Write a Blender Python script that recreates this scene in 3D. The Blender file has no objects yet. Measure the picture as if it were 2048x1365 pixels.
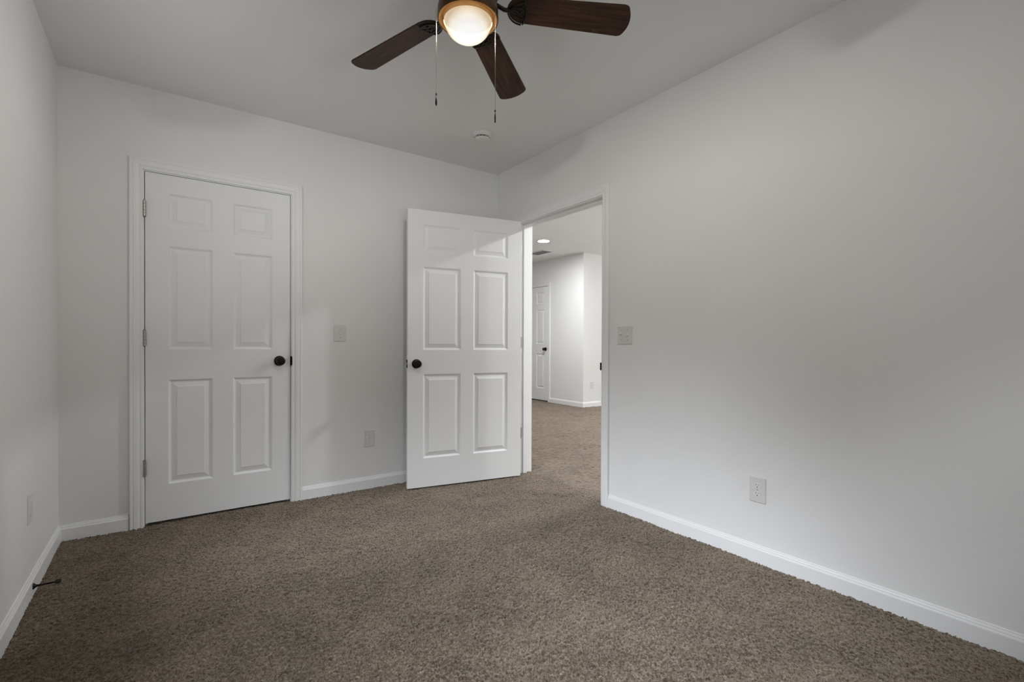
import bpy, bmesh, math, random
import numpy as np
from math import radians, sin, cos, pi
from mathutils import Vector, Matrix

random.seed(7)
SC = bpy.context.scene
COL = SC.collection

# ------------------------------------------------------------------ camera
cam_d = bpy.data.cameras.new("camera")
cam_d.sensor_width = 36.0
cam_d.lens = 967.97 / 2048.0 * 36.0
cam_d.shift_y = 12.85 / 2048.0
cam_d.clip_start = 0.02
cam = bpy.data.objects.new("camera", cam_d)
COL.objects.link(cam)
_yaw, _pitch, _roll = 0.6242, -0.0066, 0.0038
_f = Vector((sin(_yaw) * cos(_pitch), cos(_yaw) * cos(_pitch), sin(_pitch)))
_r0 = Vector((cos(_yaw), -sin(_yaw), 0.0))
_u0 = _r0.cross(_f)
_r = _r0 * cos(_roll) + _u0 * sin(_roll)
_u = -_r0 * sin(_roll) + _u0 * cos(_roll)
cam.matrix_world = Matrix(((_r.x, _u.x, -_f.x, 0.0), (_r.y, _u.y, -_f.y, 0.0), (_r.z, _u.z, -_f.z, 1.0308), (0, 0, 0, 1)))
SC.camera = cam

# ------------------------------------------------------------------ render look, world, lights
SC.view_settings.view_transform = 'Standard'
SC.view_settings.look = 'None'
SC.view_settings.gamma = 1.0
SC.view_settings.exposure = 0.0
SC.view_settings.use_curve_mapping = False
SC.cycles.use_denoising = True
SC.cycles.max_bounces = 14
SC.cycles.diffuse_bounces = 9
SC.cycles.glossy_bounces = 4
SC.cycles.transparent_max_bounces = 8
SC.cycles.sample_clamp_indirect = 4.0
SC.cycles.caustics_reflective = False
SC.cycles.caustics_refractive = False

SKY_UP = 60        # overcast sky seen through the window
SKY_DOWN = 1.5      # ground outside
GROUND_FILL = 9.2        # ground glow added to the rear, lifts ceilings and back wall
GROUND_FILL_X = 31      # ground glow added to the right, brightens the room beyond
NEAR_LAMP = 800   # the recessed lamp nearest the doorway
HALL_LAMP = 680   # recessed ceiling lamps of the room beyond
FAN_BULB = 68     # watts of the bulb inside the fan's glass bowl

world = bpy.data.worlds.new("world")
SC.world = world
world.use_nodes = True
wn = world.node_tree.nodes
wl = world.node_tree.links
wn.clear()
w_tc = wn.new("ShaderNodeTexCoord")
w_sep = wn.new("ShaderNodeSeparateXYZ")
w_ramp = wn.new("ShaderNodeValToRGB")
w_bg = wn.new("ShaderNodeBackground")
w_out = wn.new("ShaderNodeOutputWorld")
w_map = wn.new("ShaderNodeMapRange")
w_map.inputs[1].default_value = -1.0
w_map.inputs[2].default_value = 1.0
w_ramp.color_ramp.elements[0].position = 0.62
w_ramp.color_ramp.elements[0].color = (SKY_DOWN * 0.97, SKY_DOWN, SKY_DOWN, 1)
w_ramp.color_ramp.elements[1].position = 0.74
w_ramp.color_ramp.elements[1].color = (SKY_UP * 0.93, SKY_UP * 0.98, SKY_UP * 1.06, 1)
for _p, _k in ((0.80, 0.42), (0.95, 0.22)):      # the hazy sky is brightest low down and deepens towards the zenith
    _e = w_ramp.color_ramp.elements.new(_p)
    _e.color = (SKY_UP * 0.90 * _k, SKY_UP * 0.98 * _k, SKY_UP * 1.10 * _k, 1)
wl.new(w_tc.outputs["Generated"], w_sep.inputs[0])
wl.new(w_map.outputs[0], w_ramp.inputs[0])
# glow added to the ground behind (-y) and right (+x) to brighten the rooms
w_rear = wn.new("ShaderNodeMapRange")
w_rear.inputs[1].default_value = -0.35
w_rear.inputs[2].default_value = -0.85
wl.new(w_sep.outputs[1], w_rear.inputs[0])
# mask added to dim the low sky behind and in front, shaping the daylight
w_dim = wn.new("ShaderNodeMath")
w_dim.operation = 'MULTIPLY_ADD'
w_dim.inputs[1].default_value = -0.28
wl.new(w_rear.outputs[0], w_dim.inputs[0])
w_front = wn.new("ShaderNodeMapRange")
w_front.inputs[1].default_value = 0.10
w_front.inputs[2].default_value = 0.45
wl.new(w_sep.outputs[1], w_front.inputs[0])
w_dim_front = wn.new("ShaderNodeMath")
w_dim_front.operation = 'MULTIPLY_ADD'
w_dim_front.inputs[1].default_value = -0.28
wl.new(w_front.outputs[0], w_dim_front.inputs[0])
wl.new(w_sep.outputs[2], w_dim_front.inputs[2])
wl.new(w_dim_front.outputs[0], w_dim.inputs[2])
wl.new(w_dim.outputs[0], w_map.inputs[0])
w_low = wn.new("ShaderNodeMapRange")
w_low.inputs[1].default_value = 0.02
w_low.inputs[2].default_value = -0.08
wl.new(w_sep.outputs[2], w_low.inputs[0])
w_mul = wn.new("ShaderNodeMath")
w_mul.operation = 'MULTIPLY'
w_side = wn.new("ShaderNodeMapRange")
w_side.inputs[1].default_value = 0.60
w_side.inputs[2].default_value = 0.95
w_side.inputs[4].default_value = GROUND_FILL_X / GROUND_FILL
wl.new(w_sep.outputs[0], w_side.inputs[0])
w_max = wn.new("ShaderNodeMath")
w_max.operation = 'MAXIMUM'
wl.new(w_rear.outputs[0], w_max.inputs[0])
wl.new(w_side.outputs[0], w_max.inputs[1])
wl.new(w_max.outputs[0], w_mul.inputs[0])
wl.new(w_low.outputs[0], w_mul.inputs[1])
w_mix = wn.new("ShaderNodeMixRGB")
w_mix.use_clamp = False
w_mix.inputs[2].default_value = (GROUND_FILL * 0.97, GROUND_FILL * 0.985, GROUND_FILL, 1)
wl.new(w_mul.outputs[0], w_mix.inputs[0])
wl.new(w_ramp.outputs[0], w_mix.inputs[1])
wl.new(w_mix.outputs[0], w_bg.inputs[0])
w_bg.inputs[1].default_value = 1.0
wl.new(w_bg.outputs[0], w_out.inputs[0])

# ------------------------------------------------------------------ dimensions of the place
XL, XR = -0.4425, 2.292       # left and right walls of the bedroom
YR, YB = -0.30, 3.399         # rear and back walls
HC = 2.46                     # bedroom ceiling
WT = 0.126                    # wall thickness
XH = XR + WT                  # hall side of the right wall
HH = 2.54                     # ceiling of the room beyond
XA, YBH = 5.58, 5.75          # outward corner of the room beyond
D2N, D2F, D2H = 2.190, 3.089, 1.984   # bedroom doorway
WY0, WY1, WZ0, WZ1 = 1.12, 1.94, 0.80, 2.02   # bedroom window opening in the left wall, just out of view
WX0, WX1, VZ1 = 0.62, 1.20, 1.80                         # unseen second window, added in the rear wall to light the back wall
GY0, GY1, GZ1 = 2.10, 4.00, 2.20              # unseen glazed door, added far right to brighten the room beyond

# daylight enters through the glazing (portals in the openings only steer sampling)
def portal(name, w, h, loc, rot):
    d = bpy.data.lights.new(name, 'AREA')
    d.shape = 'RECTANGLE'
    d.size, d.size_y = w, h
    d.cycles.is_portal = True
    o = bpy.data.objects.new(name, d)
    COL.objects.link(o)
    o.location, o.rotation_euler = loc, rot
    o.visible_camera = o.visible_glossy = o.visible_transmission = False


portal("window_daylight", WY1 - WY0, WZ1 - WZ0, (XL - WT - 0.02, (WY0 + WY1) / 2, (WZ0 + WZ1) / 2), (radians(90), 0, radians(-90)))
portal("rear_daylight", WX1 - WX0, VZ1 - WZ0, ((WX0 + WX1) / 2, YR - WT - 0.02, (WZ0 + VZ1) / 2), (radians(90), 0, 0))
portal("patio_daylight", GY1 - GY0, GZ1, (7.6 + WT + 0.02, (GY0 + GY1) / 2, GZ1 / 2), (radians(90), 0, radians(90)))


# ------------------------------------------------------------------ materials
def new_mat(name):
    m = bpy.data.materials.new(name)
    m.use_nodes = True
    nt = m.node_tree
    b = nt.nodes["Principled BSDF"]
    return m, nt, b


def noise(nt, scale, detail=2.0, rough=0.5, coord="Object"):
    tc = nt.nodes.new("ShaderNodeTexCoord")
    n = nt.nodes.new("ShaderNodeTexNoise")
    n.inputs["Scale"].default_value = scale
    n.inputs["Detail"].default_value = detail
    n.inputs["Roughness"].default_value = rough
    nt.links.new(tc.outputs[coord], n.inputs["Vector"])
    return n


def bump(nt, b, src, strength, dist=0.001):
    bp = nt.nodes.new("ShaderNodeBump")
    bp.inputs["Strength"].default_value = strength
    bp.inputs["Distance"].default_value = dist
    nt.links.new(src, bp.inputs["Height"])
    nt.links.new(bp.outputs[0], b.inputs["Normal"])


def ramp(nt, src, stops):
    r = nt.nodes.new("ShaderNodeValToRGB")
    e = r.color_ramp.elements
    e[0].position, e[0].color = stops[0][0], (*stops[0][1], 1)
    e[1].position, e[1].color = stops[-1][0], (*stops[-1][1], 1)
    for p, c in stops[1:-1]:
        x = e.new(p)
        x.color = (*c, 1)
    nt.links.new(src, r.inputs[0])
    return r


def paint(name, col, rough, bscale, bstr):
    m, nt, b = new_mat(name)
    n = noise(nt, bscale, 3)
    d = tuple(c * 0.975 for c in col)
    r = ramp(nt, noise(nt, 1.7, 2).outputs[0], [(0.35, d), (0.65, col)])
    nt.links.new(r.outputs[0], b.inputs["Base Color"])
    b.inputs["Roughness"].default_value = rough
    b.inputs["Specular IOR Level"].default_value = 0.35
    bump(nt, b, n.outputs[0], bstr, 0.0006)
    return m


M = {}
M['wall'] = paint("wall_paint", (0.775, 0.775, 0.77), 0.62, 260, 0.25)
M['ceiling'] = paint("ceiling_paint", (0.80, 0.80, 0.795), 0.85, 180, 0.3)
M['ceiling_lit'] = paint("lit_ceiling_paint", (0.88, 0.88, 0.875), 0.85, 180, 0.3)  # ceiling paint made lighter, standing in for missing bounce light
M['trim'] = paint("trim_paint", (0.80, 0.805, 0.81), 0.38, 90, 0.08)
M['door'] = paint("door_paint", (0.79, 0.795, 0.80), 0.42, 140, 0.08)


def simple(name, col, rough=0.5, metal=0.0, var=0.12, scale=60, spec=0.5):
    m, nt, b = new_mat(name)
    d = tuple(max(0.0, c * (1 - var)) for c in col)
    u = tuple(min(1.0, c * (1 + var)) for c in col)
    r = ramp(nt, noise(nt, scale, 3).outputs[0], [(0.3, d), (0.7, u)])
    nt.links.new(r.outputs[0], b.inputs["Base Color"])
    b.inputs["Roughness"].default_value = rough
    b.inputs["Metallic"].default_value = metal
    b.inputs["Specular IOR Level"].default_value = spec
    return m


M['plate'] = simple("white_plastic_plate", (0.66, 0.655, 0.64), 0.35, 0, 0.01)
M['plastic'] = simple("white_plastic", (0.72, 0.715, 0.70), 0.35, 0, 0.01)
M['slot'] = simple("dark_slot", (0.02, 0.02, 0.02), 0.6)
M['screw'] = simple("plate_screw", (0.45, 0.45, 0.44), 0.35, 0.2)
M['knob'] = simple("oil_rubbed_bronze", (0.012, 0.010, 0.009), 0.34, 0.7, 0.3)
M['black_plate'] = simple("black_plate", (0.010, 0.009, 0.008), 0.7, 0.0, 0.1, 60, 0.05)
M['latch_metal'] = simple("latch_steel", (0.55, 0.54, 0.52), 0.3, 1.0)
M['hinge'] = simple("satin_nickel", (0.42, 0.39, 0.36), 0.38, 0.9, 0.15, 200)
M['hinge_grey'] = simple("satin_nickel_grey", (0.40, 0.40, 0.40), 0.45, 0.7, 0.08, 200)
M['bronze'] = simple("fan_bronze", (0.115, 0.062, 0.030), 0.42, 0.75, 0.25, 30)
M['rim_glow'] = simple("lamplit_bronze_rim", (0.80, 0.46, 0.17), 0.5, 0.0, 0.06, 40)  # lamp glow on the bronze rim is put into this colour
def light_trap_material():
    m = bpy.data.materials.new("light_trap_black")
    m.use_nodes = True
    nt = m.node_tree
    nt.nodes.clear()
    out = nt.nodes.new("ShaderNodeOutputMaterial")
    d = nt.nodes.new("ShaderNodeBsdfDiffuse")
    d.inputs[0].default_value = (0.0015, 0.0014, 0.0013, 1)  # near black, to swallow bulb light inside the fitter
    nt.links.new(d.outputs[0], out.inputs[0])
    return m


M['light_trap'] = light_trap_material()
M['iron'] = simple("dark_bronze_iron", (0.030, 0.022, 0.017), 0.42, 0.6, 0.25, 50)
M['chain'] = simple("brass_bead_chain", (0.42, 0.34, 0.24), 0.28, 1.0, 0.1)
M['pendant'] = simple("pendant_bronze", (0.02, 0.017, 0.014), 0.25, 0.6)
M['rubber'] = simple("black_rubber", (0.012, 0.011, 0.011), 0.7)
M['dark'] = simple("shade_dark", (0.05, 0.05, 0.05), 0.9)  # dark colour standing in for shade behind shut doors
M['louvre'] = simple("vent_louvre_grey", (0.34, 0.34, 0.34), 0.5, 0, 0.02)
M['vent'] = simple("vent_enamel", (0.70, 0.70, 0.70), 0.4, 0, 0.02)


def wood_material():
    m, nt, b = new_mat("walnut_blade")
    tc = nt.nodes.new("ShaderNodeTexCoord")
    mp = nt.nodes.new("ShaderNodeMapping")
    mp.inputs["Scale"].default_value = (3.0, 45.0, 20.0)
    nt.links.new(tc.outputs["Object"], mp.inputs[0])
    n = nt.nodes.new("ShaderNodeTexNoise")
    n.inputs["Scale"].default_value = 2.2
    n.inputs["Detail"].default_value = 6
    n.inputs["Distortion"].default_value = 0.7
    nt.links.new(mp.outputs[0], n.inputs[0])
    r = ramp(nt, n.outputs[0], [(0.30, (0.014, 0.006, 0.0035)), (0.55, (0.036, 0.016, 0.009)), (0.75, (0.064, 0.029, 0.0165))])
    # scuffs: pale dusty flecks worn into the finish near the blade tips
    n2 = nt.nodes.new("ShaderNodeTexNoise")
    n2.inputs["Scale"].default_value = 26
    n2.inputs["Detail"].default_value = 5
    n2.inputs["Roughness"].default_value = 0.7
    nt.links.new(tc.outputs["Object"], n2.inputs[0])
    s = ramp(nt, n2.outputs[0], [(0.625, (0, 0, 0)), (0.76, (0.6, 0.6, 0.6))])
    mx = nt.nodes.new("ShaderNodeMixRGB")
    mx.inputs[2].default_value = (0.16, 0.12, 0.10, 1)
    nt.links.new(s.outputs[0], mx.inputs[0])
    nt.links.new(r.outputs[0], mx.inputs[1])
    nt.links.new(mx.outputs[0], b.inputs["Base Color"])
    b.inputs["Roughness"].default_value = 0.5
    b.inputs["Specular IOR Level"].default_value = 0.22
    bump(nt, b, n.outputs[0], 0.15, 0.0005)
    return m


M['wood'] = wood_material()


def carpet_material():
    m, nt, b = new_mat("taupe_carpet")
    n = noise(nt, 170, 3, 0.65)
    r = ramp(nt, n.outputs[0], [(0.28, (0.028, 0.019, 0.0115)), (0.50, (0.124, 0.094, 0.066)), (0.76, (0.315, 0.255, 0.192))])
    nb = noise(nt, 4.2, 5, 0.62)
    rb = ramp(nt, nb.outputs[0], [(0.34, (0.72, 0.72, 0.72)), (0.66, (1.20, 1.20, 1.20))])
    mx = nt.nodes.new("ShaderNodeMixRGB")
    mx.blend_type = 'MULTIPLY'
    mx.inputs[0].default_value = 1.0
    nt.links.new(r.outputs[0], mx.inputs[1])
    nt.links.new(rb.outputs[0], mx.inputs[2])
    nt.links.new(mx.outputs[0], b.inputs["Base Color"])
    b.inputs["Roughness"].default_value = 0.95
    b.inputs["Specular IOR Level"].default_value = 0.1
    b.inputs["Sheen Weight"].default_value = 0.56
    b.inputs["Sheen Roughness"].default_value = 0.30
    b.inputs["Sheen Tint"].default_value = (1.0, 0.89, 0.76, 1)
    bump(nt, b, noise(nt, 420, 3, 0.7).outputs[0], 0.7, 0.003)
    return m


M['carpet'] = carpet_material()


def bowl_material():
    """frosted glass of a lit lamp: lets the bulb's light through and glows, brightest by the bulb"""
    m = bpy.data.materials.new("lit_frosted_glass")
    m.use_nodes = True
    nt = m.node_tree
    nt.nodes.clear()
    out = nt.nodes.new("ShaderNodeOutputMaterial")
    tc = nt.nodes.new("ShaderNodeTexCoord")
    vd = nt.nodes.new("ShaderNodeVectorMath")
    vd.operation = 'DISTANCE'
    vd.inputs[1].default_value = (-0.010, -0.018, -0.292)
    nt.links.new(tc.outputs["Object"], vd.inputs[0])
    r = ramp(nt, vd.outputs["Value"], [(0.040, (1.0, 1.0, 1.0)), (0.066, (0.95, 0.88, 0.76)), (0.086, (0.66, 0.50, 0.31)), (0.102, (0.72, 0.57, 0.38)), (0.112, (0.98, 0.84, 0.62))])
    em = nt.nodes.new("ShaderNodeEmission")
    em.inputs[1].default_value = 0.88
    nt.links.new(r.outputs[0], em.inputs[0])
    tr = nt.nodes.new("ShaderNodeBsdfTransparent")
    tr.inputs[0].default_value = (0.30, 0.29, 0.27, 1)
    add = nt.nodes.new("ShaderNodeAddShader")
    nt.links.new(em.outputs[0], add.inputs[0])
    nt.links.new(tr.outputs[0], add.inputs[1])
    nt.links.new(add.outputs[0], out.inputs[0])
    return m


M['bowl'] = bowl_material()


def emit_material(name, col, strength):
    m = bpy.data.materials.new(name)
    m.use_nodes = True
    nt = m.node_tree
    nt.nodes.clear()
    out = nt.nodes.new("ShaderNodeOutputMaterial")
    em = nt.nodes.new("ShaderNodeEmission")
    em.inputs[0].default_value = (*col, 1)
    em.inputs[1].default_value = strength
    nt.links.new(em.outputs[0], out.inputs[0])
    return m


M['led'] = emit_material("led_lens", (0.97, 0.985, 1.0), HALL_LAMP)
M['led_strong'] = emit_material("led_lens_near_doorway", (0.97, 0.985, 1.0), NEAR_LAMP)


def pane_material():
    m = bpy.data.materials.new("window_glass")
    m.use_nodes = True
    nt = m.node_tree
    nt.nodes.clear()
    out = nt.nodes.new("ShaderNodeOutputMaterial")
    tr = nt.nodes.new("ShaderNodeBsdfTransparent")
    gl = nt.nodes.new("ShaderNodeBsdfGlossy")
    gl.inputs["Roughness"].default_value = 0.02
    mx = nt.nodes.new("ShaderNodeMixShader")
    mx.inputs[0].default_value = 0.05
    nt.links.new(tr.outputs[0], mx.inputs[1])
    nt.links.new(gl.outputs[0], mx.inputs[2])
    nt.links.new(mx.outputs[0], out.inputs[0])
    return m


M['pane'] = pane_material()


# ------------------------------------------------------------------ mesh helpers
def link(name, bm, mat, parent=None, smooth=False, loc=None, rot=None):
    me = bpy.data.meshes.new(name)
    bmesh.ops.recalc_face_normals(bm, faces=bm.faces[:])
    bm.to_mesh(me)
    bm.free()
    if mat is not None:
        me.materials.append(mat)
    if smooth:
        me.polygons.foreach_set("use_smooth", [True] * len(me.polygons))
        me.set_sharp_from_angle(angle=radians(35))
    o = bpy.data.objects.new(name, me)
    COL.objects.link(o)
    if parent is not None:
        o.parent = parent
    if loc is not None:
        o.location = loc
    if rot is not None:
        o.rotation_euler = rot
    return o


def empty(name, loc=(0, 0, 0), rz=0.0):
    o = bpy.data.objects.new(name, None)
    o.empty_display_size = 0.05
    COL.objects.link(o)
    o.location = loc
    o.rotation_euler = (0, 0, rz)
    return o


def tag(o, label=None, cat=None, group=None, kind=None):
    if label:
        o["label"] = label
    if cat:
        o["category"] = cat
    if group:
        o["group"] = group
    if kind:
        o["kind"] = kind
    return o


def box(bm, x0, x1, y0, y1, z0, z1, bev=0.0):
    r = bmesh.ops.create_cube(bm, size=1.0)
    vs = r["verts"]
    for v in vs:
        v.co = Vector((x0 + (v.co.x + 0.5) * (x1 - x0), y0 + (v.co.y + 0.5) * (y1 - y0), z0 + (v.co.z + 0.5) * (z1 - z0)))
    if bev > 0:
        es = list({e for v in vs for e in v.link_edges})
        bmesh.ops.bevel(bm, geom=es, offset=bev, segments=2, affect='EDGES', profile=0.5)
    return bm


def boxes(*bs, bev=0.0):
    bm = bmesh.new()
    for b in bs:
        box(bm, *b, bev=bev)
    return bm


def lathe(bm, prof, seg=48, axis='Z', mat=Matrix.Identity(4), cap=True):
    """prof: list of (radius, height); revolved about +Z then moved by mat"""
    rings = []
    for r, z in prof:
        if r < 1e-6:
            rings.append([bm.verts.new(mat @ Vector((0, 0, z)))])
        else:
            rings.append([bm.verts.new(mat @ Vector((r * cos(2 * pi * k / seg), r * sin(2 * pi * k / seg), z))) for k in range(seg)])
    for a, b in zip(rings, rings[1:]):
        for k in range(seg):
            k2 = (k + 1) % seg
            if len(a) == 1 and len(b) == 1:
                continue
            if len(a) == 1:
                bm.faces.new((a[0], b[k], b[k2]))
            elif len(b) == 1:
                bm.faces.new((a[k], a[k2], b[0]))
            else:
                bm.faces.new((a[k], a[k2], b[k2], b[k]))
    if cap:
        for rg in (rings[0], rings[-1]):
            if len(rg) > 1:
                bm.faces.new(rg)
    return bm


def tube(bm, pts, rad, seg=10):
    pts = [Vector(p) for p in pts]
    rings = []
    for i, p in enumerate(pts):
        d = (pts[min(i + 1, len(pts) - 1)] - pts[max(i - 1, 0)]).normalized()
        a = d.cross(Vector((0, 0, 1)))
        if a.length < 1e-3:
            a = d.cross(Vector((1, 0, 0)))
        a.normalize()
        b = d.cross(a)
        r = rad[i] if isinstance(rad, (list, tuple)) else rad
        rings.append([bm.verts.new(p + (a * cos(2 * pi * k / seg) + b * sin(2 * pi * k / seg)) * r) for k in range(seg)])
    for a, b in zip(rings, rings[1:]):
        for k in range(seg):
            bm.faces.new((a[k], a[(k + 1) % seg], b[(k + 1) % seg], b[k]))
    bm.faces.new(rings[0])
    bm.faces.new(rings[-1])
    return bm


def sweep(bm, path, outward, prof, up):
    """sweep a profile [(out, height)] along a mitred path; outward[i] = (direction scaled for the mitre) at each path point,
    up = direction of profile height"""
    up = Vector(up)
    rows = []
    for p, o in zip(path, outward):
        p, o = Vector(p), Vector(o)
        rows.append([bm.verts.new(p + o * a + up * h) for a, h in prof])
    n = len(prof)
    for a, b in zip(rows, rows[1:]):
        for k in range(n - 1):
            bm.faces.new((a[k], a[k + 1], b[k + 1], b[k]))
        bm.faces.new((a[n - 1], a[0], b[0], b[n - 1]))
    bm.faces.new(rows[0])
    bm.faces.new(rows[-1])
    return bm


def rounded_rect(w, h, r, n=5):
    pts = []
    for cx, cy, a0 in ((w / 2 - r, h / 2 - r, 0), (-w / 2 + r, h / 2 - r, 90), (-w / 2 + r, -h / 2 + r, 180), (w / 2 - r, -h / 2 + r, 270)):
        for k in range(n + 1):
            a = radians(a0 + 90 * k / n)
            pts.append((cx + r * cos(a), cy + r * sin(a)))
    return pts


def prism(bm, pts, z0, z1, top_inset=0.0):
    """extrude a closed 2-D outline between z0 and z1; the upper outline may shrink toward the centre"""
    a = [bm.verts.new((x, y, z0)) for x, y in pts]
    cx = sum(p[0] for p in pts) / len(pts)
    cy = sum(p[1] for p in pts) / len(pts)
    if top_inset:
        w = max(p[0] for p in pts) - cx
        h = max(p[1] for p in pts) - cy
        mid = [bm.verts.new((x, y, z1 - min(top_inset, (z1 - z0) * 0.7))) for x, y in pts]
        b = [bm.verts.new((cx + (x - cx) * (1 - top_inset / w), cy + (y - cy) * (1 - top_inset / h), z1)) for x, y in pts]
        rows = [a, mid, b]
    else:
        rows = [a, [bm.verts.new((x, y, z1)) for x, y in pts]]
    n = len(pts)
    for r0, r1 in zip(rows, rows[1:]):
        for k in range(n):
            bm.faces.new((r0[k], r0[(k + 1) % n], r1[(k + 1) % n], r1[k]))
    bm.faces.new(rows[0])
    bm.faces.new(rows[-1])
    return bm


# ------------------------------------------------------------------ shell of the bedroom
def struct(name, bm, mat, label=None, cat=None, smooth=False):
    o = link(name, bm, mat, smooth=smooth)
    tag(o, label, cat, kind="structure")
    return o


struct("wall_left", boxes((XL - WT, XL, YR - WT, WY0, -0.05, HC), (XL - WT, XL, WY1, YB + WT, -0.05, HC), (XL - WT, XL, WY0, WY1, -0.05, WZ0), (XL - WT, XL, WY0, WY1, WZ1, HC)), M['wall'], "plain white wall on the left with one outlet", "wall")
DX0, DX1, DH = -0.102, 0.689, 2.013      # rough opening of the closet door
struct("wall_back", boxes((XL, DX0, YB, YB + WT, -0.05, HC), (DX1, XR, YB, YB + WT, -0.05, HC), (DX0, DX1, YB, YB + WT, DH, HC)),
       M['wall'], "white wall behind the closet door and the open door", "wall")
struct("wall_closet", boxes((DX0 - 0.3, DX1 + 0.3, YB + WT + 0.45, YB + WT + 0.47, -0.05, HC), (DX0 - 0.32, DX0 - 0.3, YB + WT, YB + WT + 0.47, -0.05, HC),
                            (DX1 + 0.3, DX1 + 0.32, YB + WT, YB + WT + 0.47, -0.05, HC), (DX0 - 0.3, DX1 + 0.3, YB + WT, YB + WT + 0.45, HC - 0.02, HC),
                            (DX0 - 0.3, DX1 + 0.3, YB + WT, YB + WT + 0.45, -0.05, -0.02)), M['dark'], "dark inside of the closet behind the shut door", "wall")
J = 0.018                                 # jamb board thickness
struct("wall_right", boxes((XR, XH, YR - WT, D2N - J, -0.05, HH), (XR, XH, D2F + J, YB + WT, -0.05, HH), (XR, XH, D2N - J, D2F + J, D2H + J, HH)),
       M['wall'], "long white wall on the right with the doorway in it", "wall")
struct("wall_rear", boxes((XL, WX0, YR - WT, YR, -0.05, HC), (WX1, XR, YR - WT, YR, -0.05, HC), (WX0, WX1, YR - WT, YR, -0.05, WZ0), (WX0, WX1, YR - WT, YR, VZ1, HC)),
       M['wall'], "white wall behind the viewer with an added window", "wall")
struct("ceiling", boxes((XL - WT, XR, YR - WT, YB + WT, HC, HC + 0.12)), M['ceiling'], "flat white bedroom ceiling holding the fan", "ceiling")

# ------------------------------------------------------------------ shell of the room beyond the doorway
HX1, HY0, HY1 = 7.6, -1.0, 8.6
struct("wall_hall_near", boxes((XR, XH, YB + WT, HY1, -0.05, HH), (XR, XH, HY0, YR - WT, -0.05, HH)), M['wall'], "white wall of the room beyond, on the bedroom side", "wall")
struct("wall_hall_far", boxes((XA, XA + WT, YBH + WT, 6.640, -0.05, HH), (XA, XA + WT, 7.410, HY1, -0.05, HH), (XA, XA + WT, 6.640, 7.410, 2.080, HH)), M['wall'], "white wall beyond the doorway holding the far door", "wall")
struct("wall_hall_shade", boxes((XA + WT, XA + WT + 0.02, 6.5, 7.55, -0.05, HH)), M['dark'], "dark sheet behind the far door, painted shade for its gaps", "wall")  # dark sheet painted in place of the shade under the far door
struct("wall_hall_side", boxes((XA, HX1, YBH, YBH + WT, -0.05, HH)), M['wall'], "shaded white wall turning the far corner, with a small outlet", "wall")
struct("wall_hall_right", boxes((HX1, HX1 + WT, HY0, GY0, -0.05, HH), (HX1, HX1 + WT, GY1, YBH + WT, -0.05, HH), (HX1, HX1 + WT, GY0, GY1, GZ1, HH)), M['wall'], "white wall closing the room beyond on its far right", "wall")
struct("wall_hall_rear", boxes((XR, HX1 + WT, HY0 - WT, HY0, -0.05, HH)), M['wall'], "white wall closing the room beyond, out of view", "wall")
struct("wall_hall_end", boxes((XR, XA + WT, HY1, HY1 + WT, -0.05, HH)), M['wall'], "white wall ending the passage by the far door", "wall")
struct("ceiling_hall", boxes((XR, HX1 + WT, HY0 - WT, HY1 + WT, HH, HH + 0.1)), M['ceiling_lit'], "white ceiling seen through the doorway, its brightness put into the colour", "ceiling")


# ------------------------------------------------------------------ carpet: one tufted surface through both rooms
def carpet():
    rng = np.random.default_rng(3)
    V, Fq = [], []
    off = 0

    def grid(x0, x1, y0, y1, st, amp):
        nonlocal off
        nx, ny = int(round((x1 - x0) / st)) + 1, int(round((y1 - y0) / st)) + 1
        X, Y = np.meshgrid(np.linspace(x0, x1, nx), np.linspace(y0, y1, ny), indexing='ij')
        X = X + rng.uniform(-.4, .4, X.shape) * st
        Y = Y + rng.uniform(-.4, .4, X.shape) * st
        Z = rng.uniform(-1, 1, X.shape) * amp
        # soft undulation of the pile
        Z = Z + 0.0012 * (np.sin(X * 9 + 1.3 * np.sin(Y * 7)) + np.sin(Y * 11 + X * 5)) - 0.002
        V.append(np.stack([X.ravel(), Y.ravel(), Z.ravel()], 1))
        i = np.arange((nx) * (ny)).reshape(nx, ny) + off
        Fq.append(np.stack([i[:-1, :-1].ravel(), i[1:, :-1].ravel(), i[1:, 1:].ravel(), i[:-1, 1:].ravel()], 1))
        off += nx * ny

    grid(XL - 0.01, XH, YR - 0.01, YB + 0.06, 0.0050, 0.0058)
    grid(XH - 0.03, HX1 + 0.01, HY0 - 0.01, HY1 + 0.01, 0.015, 0.005)
    V = np.concatenate(V)
    Fq = np.concatenate(Fq)
    me = bpy.data.meshes.new("floor")
    me.vertices.add(len(V))
    me.vertices.foreach_set("co", V.astype(np.float32).ravel())
    me.loops.add(len(Fq) * 4)
    me.loops.foreach_set("vertex_index", Fq.astype(np.int32).ravel())
    me.polygons.add(len(Fq))
    me.polygons.foreach_set("loop_start", np.arange(0, len(Fq) * 4, 4, dtype=np.int32))
    me.polygons.foreach_set("loop_total", np.full(len(Fq), 4, dtype=np.int32))
    me.polygons.foreach_set("use_smooth", np.ones(len(Fq), dtype=bool))
    me.update(calc_edges=True)
    me.materials.append(M['carpet'])
    o = bpy.data.objects.new("floor", me)
    COL.objects.link(o)
    tag(o, "brown taupe cut pile carpet running through the doorway", "carpet", kind="structure")
    return o


carpet()

# ------------------------------------------------------------------ baseboards
BB = [(0.0, -0.01), (0.0125, -0.01), (0.0125, 0.060), (0.0112, 0.064), (0.0085, 0.0665), (0.0085, 0.0705), (0.0060, 0.0745), (0.0045, 0.0775), (0.0045, 0.0805), (0.0, 0.0825)]


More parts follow.
